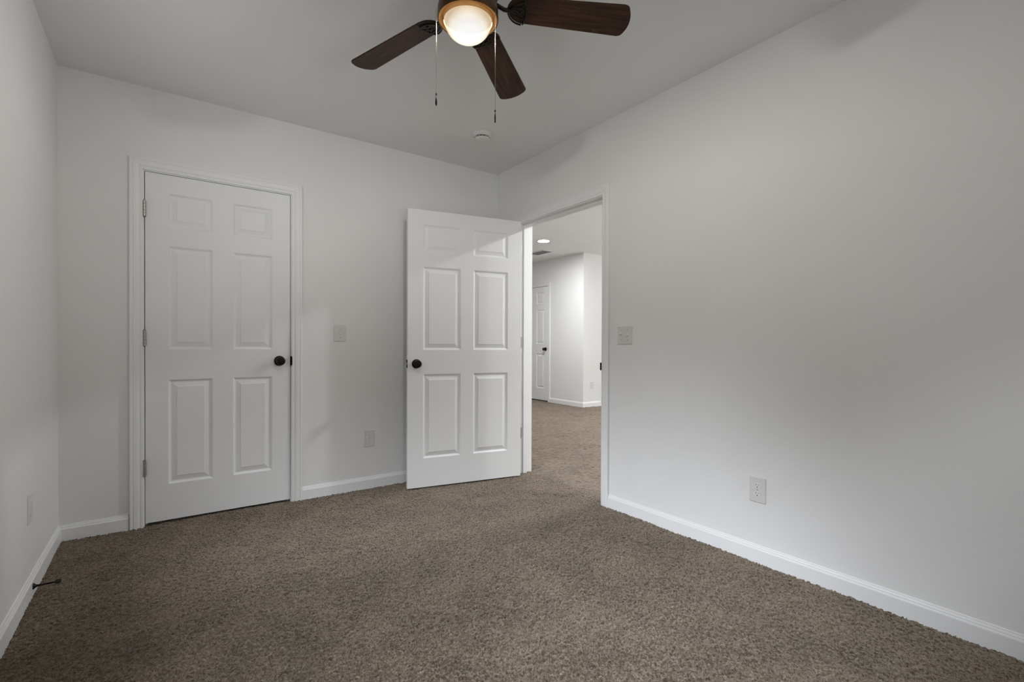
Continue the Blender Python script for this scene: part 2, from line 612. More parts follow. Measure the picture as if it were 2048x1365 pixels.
def baseboard(name, p0, p1, n, label, m0=0.0, m1=0.0):
    """board along p0-p1 on a wall whose inward normal is n; m0/m1 = +1 shortens the front at an inside corner, -1 lengthens it"""
    p0, p1, n = Vector((*p0, 0)), Vector((*p1, 0)), Vector((*n, 0))
    d = (p1 - p0).normalized()
    bm = bmesh.new()
    sweep(bm, [p0, p1], [n + d * m0, n - d * m1], BB, (0, 0, 1))
    return struct(name, bm, M['trim'], label, "baseboard")


CW = 0.062      # casing width
baseboard("baseboard_left", (XL, YR), (XL, YB), (1, 0), "white baseboard along the left wall", 1, 1)
baseboard("baseboard_back", (XL, YB), (-0.090 - CW - 0.004, YB), (0, -1), "short white baseboard between the left corner and the closet door", 1, 0)
baseboard("baseboard_back", (0.677 + CW, YB), (XR, YB), (0, -1), "white baseboard between the closet door and the open door", 0, 1)
baseboard("baseboard_right", (XR, YR), (XR, D2N - 0.005 - CW), (-1, 0), "long white baseboard along the right wall", 1, 0)
baseboard("baseboard_rear", (XL, YR), (XR, YR), (0, 1), "white baseboard below the added window", 1, 1)
HD0, HD1, HDH = 5.90, 6.645, 2.075       # far door (its y range and top)
HD0, HD1 = 6.645, 7.405
baseboard("baseboard_hall_far", (XA, YBH), (XA, HD0 - 0.008 - 0.056), (-1, 0), "white baseboard between the far door and the far corner", -1, 0)
baseboard("baseboard_hall_side", (XA, YBH), (HX1, YBH), (0, -1), "white baseboard turning right from the far corner", -1, 1)

# ------------------------------------------------------------------ door casings, jambs and stops
CAS = [(0.0, 0.0), (0.0, 0.0095), (0.003, 0.0110), (0.012, 0.0112), (0.014, 0.0095), (0.017, 0.0095), (0.020, 0.0125), (0.030, 0.0150), (0.043, 0.0158),
       (0.0455, 0.0140), (0.0485, 0.0140), (0.051, 0.0165), (0.059, 0.0170), (0.062, 0.0155), (0.062, 0.0)]


def casing(bm, a0, a1, top, plane, axis, sgn, width=1.0):
    """three mitred sides around an opening; axis 0: opening runs along x on a wall of constant y; axis 1: along y on constant x"""
    def P(a, z):
        return (a, plane, z) if axis == 0 else (plane, a, z)
    A = Vector((1, 0, 0)) if axis == 0 else Vector((0, 1, 0))
    Z = Vector((0, 0, 1))
    up = (0, sgn, 0) if axis == 0 else (sgn, 0, 0)
    path = [P(a0, -0.01), P(a0, top), P(a1, top), P(a1, -0.01)]
    outw = [-A * width, (-A + Z) * width, (A + Z) * width, A * width]
    sweep(bm, path, outw, CAS, up)


# closet door frame
LX0, LX1, LTOP = -0.0825, 0.6685, 1.990     # leaf edges and top
G = 0.0035
bm = boxes((DX0, LX0 - G, YB, YB + WT, -0.01, DH), (LX1 + G, DX1, YB, YB + WT, -0.01, DH), (LX0 - G, LX1 + G, YB, YB + WT, LTOP + G, DH),
           (LX0 - G, LX0 + 0.010, YB + 0.040, YB + 0.075, -0.01, LTOP + G), (LX1 - 0.010, LX1 + G, YB + 0.040, YB + 0.075, -0.01, LTOP + G),
           (LX0, LX1, YB + 0.040, YB + 0.075, LTOP - 0.010, LTOP + G))
casing(bm, LX0 - G - 0.005, LX1 + G + 0.005, LTOP + G + 0.005, YB, 0, -1)
trim1 = struct("trim_1", bm, M['trim'], "white moulded casing around the shut closet door", "door frame")

# bedroom doorway frame
bm = boxes((XR, XH, D2N - J, D2N, -0.01, D2H + J), (XR, XH, D2F, D2F + J, -0.01, D2H + J), (XR, XH, D2N, D2F, D2H, D2H + J),
           (XR + 0.040, XR + 0.076, D2N, D2N + 0.011, -0.01, D2H), (XR + 0.040, XR + 0.076, D2F - 0.011, D2F, -0.01, D2H),
           (XR + 0.040, XR + 0.076, D2N + 0.011, D2F - 0.011, D2H - 0.011, D2H))
casing(bm, D2N - 0.005, D2F + 0.005, D2H + 0.005, XR, 1, -1)
casing(bm, D2N - 0.005, D2F + 0.005, D2H + 0.005, XH, 1, 1)
trim2 = struct("trim_2", bm, M['trim'], "white casing and jambs around the open doorway in the right wall", "door frame")

# far door frame
bm = boxes((XA - 0.001, XA + 0.0, HD0 - G - 0.004, HD0 - G, -0.01, HDH + G))
casing(bm, HD0 - 0.006, HD1 + 0.006, HDH + 0.006, XA, 1, -1, 0.9)
trim3 = struct("trim_3", bm, M['trim'], "white casing around the far door beyond the doorway", "door frame")


# ------------------------------------------------------------------ six-panel doors
PZ = [(0.204, 0.805), (0.977, 1.571), (1.675, 1.871)]     # panel rows, from the bottom of the leaf
RINGS = [(0.0, 0.0), (0.0035, -0.0012), (0.0095, -0.0065), (0.0135, -0.0085), (0.0185, -0.0085), (0.040, -0.0032), (0.0425, -0.0012), (0.045, -0.0010)]


def door_leaf(w, h, t, stile, mull, scale_z=1.0):
    """leaf from u=0..w, face at y=0 looking to -y, back at y=t, both faces panelled"""
    bm = bmesh.new()
    pw = (w - 2 * stile - mull) / 2
    us = [0.0, stile, stile + pw, stile + pw + mull, w - stile, w]
    zs = [0.0]
    for a, b in PZ:
        zs += [a * scale_z, b * scale_z]
    zs.append(h)
    for side in (0, 1):
        s = -1 if side == 0 else 1
        y0 = 0.0 if side == 0 else t
        for i in range(len(us) - 1):
            for k in range(len(zs) - 1):
                u0, u1, z0, z1 = us[i], us[i + 1], zs[k], zs[k + 1]
                if i in (1, 3) and k in (1, 3, 5):
                    prev = None
                    for ins, d in RINGS:
                        y = y0 + s * d
                        ring = [bm.verts.new((u0 + ins, y, z0 + ins)), bm.verts.new((u1 - ins, y, z0 + ins)),
                                bm.verts.new((u1 - ins, y, z1 - ins)), bm.verts.new((u0 + ins, y, z1 - ins))]
                        if prev:
                            for q in range(4):
                                bm.faces.new((prev[q], prev[(q + 1) % 4], ring[(q + 1) % 4], ring[q]))
                        prev = ring
                    bm.faces.new(prev)
                else:
                    bm.faces.new([bm.verts.new((u, y0, z)) for u, z in ((u0, z0), (u1, z0), (u1, z1), (u0, z1))])
    for q in (((0, 0, 0), (w, 0, 0), (w, t, 0), (0, t, 0)), ((0, 0, h), (w, 0, h), (w, t, h), (0, t, h)),
              ((0, 0, 0), (0, t, 0), (0, t, h), (0, 0, h)), ((w, 0, 0), (w, t, 0), (w, t, h), (w, 0, h))):
        bm.faces.new([bm.verts.new(c) for c in q])
    bmesh.ops.remove_doubles(bm, verts=bm.verts[:], dist=1e-5)
    return bm


KNOB = [(0.0, 0.0), (0.0325, 0.0), (0.0325, 0.003), (0.030, 0.0065), (0.0255, 0.0085), (0.0150, 0.0105), (0.0120, 0.014), (0.0115, 0.024), (0.0145, 0.029),
        (0.0215, 0.033), (0.0258, 0.039), (0.0270, 0.046), (0.0258, 0.053), (0.0225, 0.0580), (0.0205, 0.0590), (0.0195, 0.0582), (0.012, 0.0605), (0.0, 0.0612)]


def knob(parent, u, z, side, t, keyed=False):
    """round knob with its rosette on a door leaf; side -1 sits on the face at y=0, +1 on the back"""
    if side < 0:
        mt = Matrix.Translation((u, 0.0, z)) @ Matrix.Rotation(radians(90), 4, 'X')
    else:
        mt = Matrix.Translation((u, t, z)) @ Matrix.Rotation(radians(-90), 4, 'X')
    bm = bmesh.new()
    lathe(bm, KNOB[:7], 40, mat=mt)
    ro = link("rosette", bm, M['knob'], parent, True)
    bm = bmesh.new()
    lathe(bm, KNOB[6:], 40, mat=mt)
    k = link("door_knob", bm, M['knob'], parent, True)
    tag(k, "dark bronze round knob")
    if keyed:
        bm = bmesh.new()
        lathe(bm, [(0.0, 0.059), (0.0088, 0.059), (0.0088, 0.0632), (0.0078, 0.0638), (0.0, 0.0638)], 24, mat=mt)
        link("lock_cylinder", bm, M['hinge'], k, True)
    return k


def hinge_knuckle(parent, u, y, z, ln, mat):
    """barrel of five knuckles with ball ends, standing on its pin, leaves either side"""
    bm = bmesh.new()
    n = 5
    for k in range(n):
        a = z - ln / 2 + ln * k / n
        lathe(bm, [(0.0065, a + 0.0004), (0.0082, a + 0.0009), (0.0082, a + ln / n - 0.0009), (0.0065, a + ln / n - 0.0004)], 14, mat=Matrix.Translation((u, y, 0)))
    for s in (-1, 1):
        lathe(bm, [(0.0035, z + s * ln / 2), (0.0058, z + s * (ln / 2 + 0.002)), (0.0035, z + s * (ln / 2 + 0.005))], 14, mat=Matrix.Translation((u, y, 0)))
    box(bm, u - 0.012, u - 0.001, y + 0.003, y + 0.0062, z - ln / 2, z + ln / 2)
    return link("hinge", bm, mat, parent, True)


# closet door, shut
HZ = (1.781, 1.058, 0.329)
T = 0.035
door1 = empty("door_1", (LX0, YB + 0.0005, 0.016))
tag(door1, "white six panel closet door standing shut", "door", kind="structure")
link("leaf", door_leaf(LX1 - LX0, LTOP - 0.016, T, 0.104, 0.104, 1.0), M['door'], door1)
knob(door1, 0.688, 0.902, -1, T)
for z in HZ:
    hinge_knuckle(door1, -0.0035, -0.0085, z - 0.016, 0.088, M['hinge'])
# strike plate lip of the closet door, on its frame
bm = bmesh.new()
prism(bm, [(0.0, -0.030), (0.0075, -0.030), (0.0105, -0.022), (0.0105, 0.022), (0.0075, 0.030), (0.0, 0.030)], 0.0, 0.0115)
sp = link("strike_plate", bm, M['black_plate'], trim1, loc=(LX1 + 0.0015, YB - 0.0005, 0.917), rot=(radians(90), 0, 0))
tag(sp, "black strike plate lip beside the closet door's knob")

# bedroom door, swung about 101 degrees into the room
TH2 = radians(101.0)
W2 = 0.880
PX, PY = XR - 0.022, D2F - 0.003
door2 = empty("door_2", (PX, PY, 0.010), 0)
tag(door2, "white six panel bedroom door standing wide open by the doorway", "door", kind="structure")
# leaf coordinates: u from the hinge edge, face y=0 = the side that looks at the camera
# shut: u runs to -y and that face looks to +x (the room beyond)
ang = -pi / 2 - TH2                      # direction of u when open
ux, uy = cos(ang), sin(ang)
nx, ny = -sin(ang), cos(ang)             # +y of the leaf frame
door2.rotation_euler = (0, 0, ang)
# pull face lies on the pin side: leaf's +y must point from the camera face to the pin side
leaf_off_y = 0.0
_cl = Vector((0.042, -0.003))            # shut: camera-side face at x=.042, hinge edge at y=-.003 from the pin
_c, _s = cos(-TH2), sin(-TH2)
_p = Vector((PX + _cl.x * _c - _cl.y * _s, PY + _cl.x * _s + _cl.y * _c, 0.010))
door2.location = _p
leaf2 = link("leaf", door_leaf(W2, 1.972, T, 0.110, 0.096, 1.0), M['door'], door2)
knob(door2, W2 - 0.062, 0.880, -1, T, True)
knob(door2, W2 - 0.062, 0.880, 1, T, False)
bm = boxes((W2 - 0.0002, W2 + 0.0016, 0.0035, T - 0.0035, 0.852, 0.909))
lp = link("latch_plate", bm, M['black_plate'], door2)
bm = bmesh.new()
prism(bm, [(0, -0.008), (0.011, -0.003), (0.011, 0.008), (0, 0.008)], -0.0075, 0.0075)
link("latch_bolt", bm, M['latch_metal'], lp, loc=(W2 + 0.001, T / 2, 0.8805))
# hinge leaves let into the jamb, each with the barrel behind the door
for z in (1.766, 1.045, 0.323):
    bm = bmesh.new()
    pts = [(0.0, -0.044), (0.021, -0.044), (0.0265, -0.0425), (0.029, -0.038), (0.029, 0.038), (0.0265, 0.0425), (0.021, 0.044), (0.0, 0.044)]
    vs = [[bm.verts.new((XR + 0.0005 + a, D2F - d, z + b)) for a, b in pts] for d in (-0.0005, 0.0016)]
    n = len(pts)
    for k in range(n):
        bm.faces.new((vs[0][k], vs[0][(k + 1) % n], vs[1][(k + 1) % n], vs[1][k]))
    bm.faces.new(vs[0])
    bm.faces.new(vs[1])
    for sz in (-0.028, 0.0, 0.028):
        lathe(bm, [(0.0, 0.0), (0.0036, 0.0), (0.003, 0.0012), (0.0, 0.0014)], 12, mat=Matrix.Translation((XR + 0.019, D2F - 0.0016, z + sz)) @ Matrix.Rotation(radians(90), 4, 'X'))
    lathe(bm, [(0.0060, -0.044), (0.0060, 0.044)], 14, mat=Matrix.Translation((PX + 0.001, PY + 0.004, z)))
    hl = link("hinge", bm, M['hinge_grey'], trim2)
    tag(hl, "grey metal hinge leaf on the door jamb")
# strike plate on the near jamb of the doorway
bm = boxes((XR + 0.006, XR + 0.034, D2N - 0.0005, D2N + 0.0016, 0.862, 0.918), (XR - 0.0150, XR + 0.006, D2N - 0.0048, D2N + 0.0030, 0.866, 0.914))
sp2 = link("strike_plate", bm, M['black_plate'], trim2)
tag(sp2, "black strike plate on the doorway's near jamb")

# far door, shut, in the wall beyond
door3 = empty("door_3", (XA + 0.001, HD1 - 0.003, 0.020), -pi / 2)
tag(door3, "white six panel door standing shut beyond the doorway", "door", kind="structure")
link("leaf", door_leaf(HD1 - HD0 - 0.006, HDH - 0.020, T, 0.104, 0.104, 1.045), M['door'], door3)
knob(door3, HD1 - HD0 - 0.072, 0.925, -1, T)
bm = boxes((HD1 - HD0 - 0.006, HD1 - HD0 - 0.001, -0.004, 0.0, 0.900, 0.950))
sp3 = link("strike_plate", bm, M['knob'], trim3, loc=(XA - 0.0025, HD1 - 0.003, 0.018), rot=(0, 0, -pi / 2))

# ------------------------------------------------------------------ glazing out of view that lets the daylight in
def double_hung(name, loc, rz, w, hh, label):
    win = empty(name, loc, rz)
    tag(win, label, "window", kind="structure")
    hw = w / 2
    link("frame", boxes((-hw, -hw + 0.04, -WT, -0.02, 0, hh), (hw - 0.04, hw, -WT, -0.02, 0, hh), (-hw + 0.04, hw - 0.04, -WT, -0.02, 0, 0.04), (-hw + 0.04, hw - 0.04, -WT, -0.02, hh - 0.04, hh)), M['trim'], win)
    for z0, z1, yy in ((0.04, hh / 2 + 0.02, -0.055), (hh / 2 - 0.02, hh - 0.04, -0.095)):
        a = hw - 0.04
        s = link("sash", boxes((-a, -a + 0.035, yy, yy + 0.03, z0, z1), (a - 0.035, a, yy, yy + 0.03, z0, z1), (-a + 0.035, a - 0.035, yy, yy + 0.03, z0, z0 + 0.035), (-a + 0.035, a - 0.035, yy, yy + 0.03, z1 - 0.035, z1)), M['trim'], win)
        link("pane", boxes((-a + 0.035, a - 0.035, yy + 0.012, yy + 0.016, z0 + 0.035, z1 - 0.035)), M['pane'], s)
    link("sill", boxes((-hw - 0.05, hw + 0.05, -0.018, 0.045, -0.02, 0.0), bev=0.004), M['trim'], win)
    return win


double_hung("window_1", (XL, (WY0 + WY1) / 2, WZ0), radians(-90), WY1 - WY0, WZ1 - WZ0, "white double hung window in the left wall beside the viewer")
double_hung("window_added_rear", ((WX0 + WX1) / 2, YR, WZ0), 0.0, WX1 - WX0, VZ1 - WZ0, "added unseen double hung window behind the viewer, lighting the back wall")  # rear window added to lift the back wall
gw = empty("window_added_hall", (HX1, (GY0 + GY1) / 2, 0.0), radians(90))  # unseen glazing added to brighten this room's ceiling and floor
tag(gw, "added white glazed door, out of view, brightening the room beyond", "window", kind="structure")
gh = (GY1 - GY0) / 2
link("frame", boxes((-gh, -gh + 0.05, -WT, -0.02, 0, GZ1), (gh - 0.05, gh, -WT, -0.02, 0, GZ1), (-0.05, 0.05, -WT, -0.02, 0.05, GZ1 - 0.05), (-gh + 0.05, gh - 0.05, -WT, -0.02, 0, 0.05), (-gh + 0.05, gh - 0.05, -WT, -0.02, GZ1 - 0.05, GZ1)), M['trim'], gw)
for x0, x1 in ((-gh + 0.05, -0.05), (0.05, gh - 0.05)):
    link("pane", boxes((x0, x1, -0.075, -0.069, 0.05, GZ1 - 0.05)), M['pane'], gw)


# ------------------------------------------------------------------ switches and outlets
def place(o, wall, a, z):
    """plates are built in x (width) / y (height) with +z out of the wall"""
    if wall == 'back':
        o.matrix_world = Matrix(((1, 0, 0, a), (0, 0, -1, YB), (0, 1, 0, z), (0, 0, 0, 1)))
    elif wall == 'right':
        o.matrix_world = Matrix(((0, 0, -1, XR), (-1, 0, 0, a), (0, 1, 0, z), (0, 0, 0, 1)))
    elif wall == 'left':
        o.matrix_world = Matrix(((0, 0, 1, XL), (1, 0, 0, a), (0, 1, 0, z), (0, 0, 0, 1)))
    elif wall == 'hall':
        o.matrix_world = Matrix(((1, 0, 0, a), (0, 0, -1, YBH), (0, 1, 0, z), (0, 0, 0, 1)))
    return o


def screw(parent, x, y, z0=0.0052):
    bm = bmesh.new()
    lathe(bm, [(0.0, z0), (0.0034, z0), (0.0032, z0 + 0.0008), (0.0018, z0 + 0.0013), (0.0, z0 + 0.0013)], 16, mat=Matrix.Translation((x, y, 0)))
    s = link("screw", bm, M['screw'], parent, True)
    bm = boxes((x - 0.0028, x + 0.0028, y - 0.0004, y + 0.0004, z0 + 0.0009, z0 + 0.0014))
    link("screw_slot", bm, M['slot'], s)
    return s


def plate(parent, w, h):
    bm = bmesh.new()
    prism(bm, rounded_rect(w, h, 0.004, 4), 0.0, 0.0055, 0.0035)
    return link("wall_plate", bm, M['plate'], parent)


def switch(wall, a, z, gangs, label, ups):
    r = empty("light_switch")
    tag(r, label, "light switch")
    w = 0.080 + 0.046 * (gangs - 1)
    plate(r, w if gangs == 1 else 0.118, 0.114)
    for g in range(gangs):
        x = (g - (gangs - 1) / 2) * 0.046
        bm = boxes((x - 0.0052, x + 0.0052, -0.012, 0.012, 0.0050, 0.0062))
        link("toggle_slot", bm, M['plastic'], r)
        up = ups[g]
        bm = bmesh.new()
        s = 1 if up else -1
        prof = [(-0.0045 * s, 0.004), (0.0045 * s, 0.004), (0.0105 * s, 0.0150), (0.0080 * s, 0.0175), (0.0040 * s, 0.0170)]
        vs = [[bm.verts.new((x + q * (1.0 if zz < 0.01 else 0.82), yy, zz)) for yy, zz in prof] for q in (-0.0042, 0.0042)]
        n = len(prof)
        for k in range(n):
            bm.faces.new((vs[0][k], vs[0][(k + 1) % n], vs[1][(k + 1) % n], vs[1][k]))
        bm.faces.new(vs[0])
        bm.faces.new(vs[1])
        link("toggle", bm, M['plastic'], r)
        screw(r, x, 0.030)
        screw(r, x, -0.030)
    return place(r, wall, a, z)


def outlet(wall, a, z, label, w=0.079, h=0.122):
    r = empty("wall_outlet")
    tag(r, label, "outlet")
    plate(r, w, h)
    for s in (1, -1):
        cy = s * 0.0195
        pts = []
        for k in range(40):
            an = 2 * pi * k / 40
            x, y = 0.0172 * cos(an), 0.0172 * sin(an)
            pts.append((x, max(-0.0135, min(0.0135, y))))
        bm = bmesh.new()
        prism(bm, pts, 0.0040, 0.0072, 0.0008)
        f = link("receptacle", bm, M['plastic'], r, loc=(0, cy, 0))
        bm = boxes((-0.0072, -0.0052, 0.0005, 0.0088, 0.0066, 0.00735), (0.0054, 0.0072, 0.0015, 0.0080, 0.0066, 0.00735))
        lathe(bm, [(0.0, 0.0066), (0.0026, 0.0066), (0.0026, 0.00735), (0.0, 0.00735)], 16, mat=Matrix.Translation((0, -0.0065, 0)))
        link("slots", bm, M['slot'], f)
    screw(r, 0, 0)
    return place(r, wall, a, z)


switch('back', 0.986, 1.1015, 1, "single toggle light switch on the back wall right of the closet door", [False])
switch('right', 2.000, 1.089, 2, "double toggle light switch on the right wall beside the doorway", [True, False])
outlet('back', 1.193, 0.3545, "duplex outlet on the back wall just left of the open door")
outlet('right', 1.178, 0.3435, "duplex outlet low on the long right wall")
outlet('left', 2.737, 0.357, "duplex outlet low on the left wall, seen edge on")
outlet('hall', 5.780, 0.357, "small pale outlet beyond the doorway, on the shaded far wall", 0.079, 0.122)

# ------------------------------------------------------------------ smoke detector on the ceiling
sm = empty("smoke_detector", (1.762, 2.800, HC))
tag(sm, "round white smoke detector on the ceiling beyond the fan", "smoke detector")
bm = bmesh.new()
lathe(bm, [(0.0, 0.0), (0.068, 0.0), (0.070, -0.003), (0.069, -0.009), (0.064, -0.012), (0.0, -0.012)], 56)
link("base_plate", bm, M['plastic'], sm, True)
bm = bmesh.new()
lathe(bm, [(0.0, -0.0110), (0.060, -0.0110), (0.0605, -0.016), (0.056, -0.0215), (0.0, -0.0215)], 56)
link("body", bm, M['plastic'], sm, True)
bm = bmesh.new()
lathe(bm, [(0.0, -0.0215), (0.0405, -0.0215), (0.0405, -0.0310), (0.0, -0.0310)], 48)
link("vent_ring", bm, M['slot'], sm, True)
bm = bmesh.new()
for k in range(12):
    a = 2 * pi * k / 12
    c = Vector((0.0445 * cos(a), 0.0445 * sin(a), -0.026))
    t = bmesh.ops.create_cube(bm, size=1.0)["verts"]
    rot = Matrix.Rotation(a, 4, 'Z')
    for v in t:
        v.co = rot @ Vector((v.co.x * 0.010, v.co.y * 0.0016, v.co.z * 0.0095)) + c
link("vent_ribs", bm, M['plastic'], sm)
bm = bmesh.new()
lathe(bm, [(0.0, -0.0305), (0.049, -0.0305), (0.0485, -0.034), (0.042, -0.0385), (0.020, -0.041), (0.0, -0.0415)], 56)
link("cap", bm, M['plastic'], sm, True)
bm = bmesh.new()
lathe(bm, [(0.0, -0.0390), (0.0075, -0.0390), (0.0075, -0.0405), (0.0, -0.0410)], 24, mat=Matrix.Translation((0.018, 0.012, -0.0010)))
link("test_button", bm, M['plate'], sm, True)

# ------------------------------------------------------------------ door stop on the left baseboard
ds = empty("door_stop", (XL + 0.0125, 2.722, 0.040))
tag(ds, "dark bronze rigid door stop sticking out of the left baseboard", "door stop")
mx = Matrix.Rotation(radians(90), 4, 'Y')
bm = bmesh.new()
lathe(bm, [(0.0, 0.0), (0.0125, 0.0), (0.0125, 0.002), (0.0105, 0.0045), (0.0065, 0.008), (0.0050, 0.012)], 28, mat=mx)
link("flange", bm, M['knob'], ds, True)
bm = bmesh.new()
lathe(bm, [(0.0050, 0.010), (0.0042, 0.016), (0.0036, 0.030), (0.0036, 0.060), (0.0042, 0.066)], 20, mat=mx)
link("rod", bm, M['knob'], ds, True)
bm = bmesh.new()
lathe(bm, [(0.0042, 0.064), (0.0080, 0.068), (0.0092, 0.073), (0.0092, 0.080), (0.0080, 0.083), (0.0, 0.0838)], 24, mat=mx)
link("rubber_tip", bm, M['rubber'], ds, True)

# ------------------------------------------------------------------ ceiling fan
FX, FY = 0.916, 1.558
fan = empty("ceiling_fan", (FX, FY, HC))
tag(fan, "dark bronze ceiling fan with walnut blades and lit glass bowl", "ceiling fan")
Z = lambda z: z - HC
bm = bmesh.new()
lathe(bm, [(0.0, 0.0), (0.072, 0.0), (0.074, -0.008), (0.070, -0.030), (0.058, -0.042), (0.030, -0.048), (0.0, -0.048)], 56)
link("canopy", bm, M['bronze'], fan, True)
bm = bmesh.new()
lathe(bm, [(0.0, -0.044), (0.045, -0.044), (0.080, -0.058), (0.108, -0.075), (0.116, -0.095), (0.116, -0.130), (0.108, -0.146), (0.090, -0.154), (0.0, -0.154)], 64)
link("motor_housing", bm, M['bronze'], fan, True)
bm = bmesh.new()
lathe(bm, [(0.0, -0.152), (0.062, -0.152), (0.066, -0.165), (0.066, -0.178), (0.0, -0.178)], 48)
link("switch_housing", bm, M['bronze'], fan, True)
# light fitter: shallow dark drum whose underside slopes in to the glass
zf = Z(2.228)
bm = bmesh.new()
lathe(bm, [(0.0, zf + 0.066), (0.070, zf + 0.066), (0.094, zf + 0.060), (0.1085, zf + 0.047), (0.1115, zf + 0.040), (0.1125, zf + 0.006), (0.1115, zf + 0.001), (0.1095, zf),
           (0.1075, zf + 0.0015), (0.1075, zf + 0.056), (0.0, zf + 0.056)], 72, cap=False)
fitter = link("light_fitter", bm, M['bronze'], fan, True)
bm = bmesh.new()
lathe(bm, [(0.1085, zf + 0.0008), (0.1060, zf + 0.0025), (0.0980, zf + 0.0075), (0.0915, zf + 0.0105), (0.0903, zf + 0.0085), (0.0900, zf - 0.0048), (0.0893, zf - 0.0050), (0.0892, zf + 0.010)], 72, cap=False)  # inner lip added to shade the rim from the bulb
rim = link("glass_rim", bm, M['rim_glow'], fitter, True)
tag(rim, "inner rim around the glass, lamp glow put into its colour")
bm = bmesh.new()
lathe(bm, [(0.0, zf + 0.052), (0.0888, zf + 0.052), (0.0888, zf - 0.0010), (0.0884, zf - 0.0010), (0.0884, zf + 0.050), (0.0, zf + 0.050)], 64, cap=False)
link("light_trap_cup", bm, M['light_trap'], fitter)  # black cup added to keep the lit cavity dark through the glass
bowl_prof = [(0.0880, zf + 0.006)]
for k in range(0, 17):
    a = pi / 2 * k / 16
    bowl_prof.append((0.0880 * cos(a) ** 0.9 if k < 16 else 0.0, zf + 0.004 - 0.079 * sin(a)))
bm = bmesh.new()
lathe(bm, bowl_prof, 72, cap=False)
gb = link("glass_bowl", bm, M['bowl'], fan, True)
tag(gb, "glowing frosted glass bowl")
# the bulb inside the bowl
bl = bpy.data.lights.new("fan_bulb", 'POINT')
bl.energy = FAN_BULB
bl.color = (1.0, 0.985, 0.955)
bl.shadow_soft_size = 0.024
blo = bpy.data.objects.new("fan_bulb", bl)
COL.objects.link(blo)
blo.location = (FX, FY, HC + zf - 0.008)


def blade_outline():
    r0, r1 = 0.150, 0.605
    pts = []
    n = 12
    # round root
    for k in range(n + 1):
        a = radians(90 + 180 * k / n)
        pts.append((r0 + 0.050 + 0.050 * cos(a), 0.0545 * sin(a)))
    # lower side to the tip, rounded corners, slightly bowed tip
    rc = 0.020
    w = 0.0665
    for k in range(7):
        a = radians(-90 + 75 * k / 6)
        pts.append((r1 - 0.012 - rc + rc * cos(a), -w + rc + rc * sin(a)))
    for k in range(1, 8):
        q = -0.044 + 0.088 * k / 8
        pts.append((r1 - 0.004 * (q / 0.044) ** 2 * 2.2, q))
    for k in range(7):
        a = radians(15 + 75 * k / 6)
        pts.append((r1 - 0.012 - rc + rc * cos(a), w - rc + rc * sin(a)))
    return pts


def make_blade_mesh():
    bm = bmesh.new()
    prism(bm, blade_outline(), 0.0, 0.0055)
    es = [e for e in bm.edges if len(e.link_faces) == 2 and any(len(f.verts) > 6 for f in e.link_faces)]
    bmesh.ops.bevel(bm, geom=es, offset=0.0012, segments=2, affect='EDGES')
    return bm


def make_iron_mesh():
    """arm from the motor to an openwork leaf-shaped plate under the blade root"""
    bm = bmesh.new()
    tube(bm, [(0.058, 0, 0.034), (0.085, 0, 0.026), (0.110, 0, 0.011), (0.135, 0, -0.003), (0.158, 0, -0.004)], [0.009, 0.0085, 0.0075, 0.0075, 0.008], 12)
    # outer rim of the plate
    rim = []
    for k in range(25):
        a = radians(90 + 180 * k / 24)
        rim.append((0.200 + 0.052 * cos(a), 0.0565 * sin(a), -0.003))
    tube(bm, rim, 0.0034, 8)
    # ribs: three petals and a cross arc
    for s in (-1, 0, 1):
        for e in (-1, 1):
            arc = []
            for k in range(11):
                q = k / 10
                x = 0.156 + 0.056 * q
                y = s * 0.034 * q ** 1.1 + e * 0.0125 * sin(pi * q) ** 0.9
                arc.append((x, y, -0.0035))
            tube(bm, arc, 0.0026, 6)
    tube(bm, [(0.204 + 0.012 * cos(pi * q / 10 - pi / 2), 0.0555 * sin(pi * q / 10 - pi / 2), -0.003) for q in range(11)], 0.0030, 6)
    # backing tongue behind the openwork with three screw heads
    prism(bm, [(0.150, -0.010), (0.170, -0.020), (0.206, -0.046), (0.213, 0.0), (0.206, 0.046), (0.170, 0.020), (0.150, 0.010)], -0.0012, -0.0002)
    for x, y in ((0.200, 0.0), (0.194, -0.030), (0.194, 0.030)):
        lathe(bm, [(0.0, -0.0065), (0.004, -0.0055), (0.0045, -0.0030), (0.0, -0.0030)], 12, mat=Matrix.Translation((x, y, 0)))
    return bm


DROOP = radians(4.2)
PITCH = radians(-12.0)
ZB = Z(2.285)
b0 = i0 = None
for deg in (111.0, 37.4, -33.5, -105.5, -177.0):
    rot = Matrix.Rotation(radians(deg), 4, 'Z') @ Matrix.Translation((0, 0, ZB)) @ Matrix.Rotation(DROOP, 4, 'Y')
    mb = rot @ Matrix.Rotation(PITCH, 4, 'X')
    if b0 is None:
        b0 = link("blade", make_blade_mesh(), M['wood'], fan)
        i0 = link("blade_iron", make_iron_mesh(), M['iron'], fan, True)
        b, ir = b0, i0
    else:
        b, ir = b0.copy(), i0.copy()
        for c in (b, ir):
            COL.objects.link(c)
            c.parent = fan
    b.matrix_local = mb
    ir.matrix_local = mb


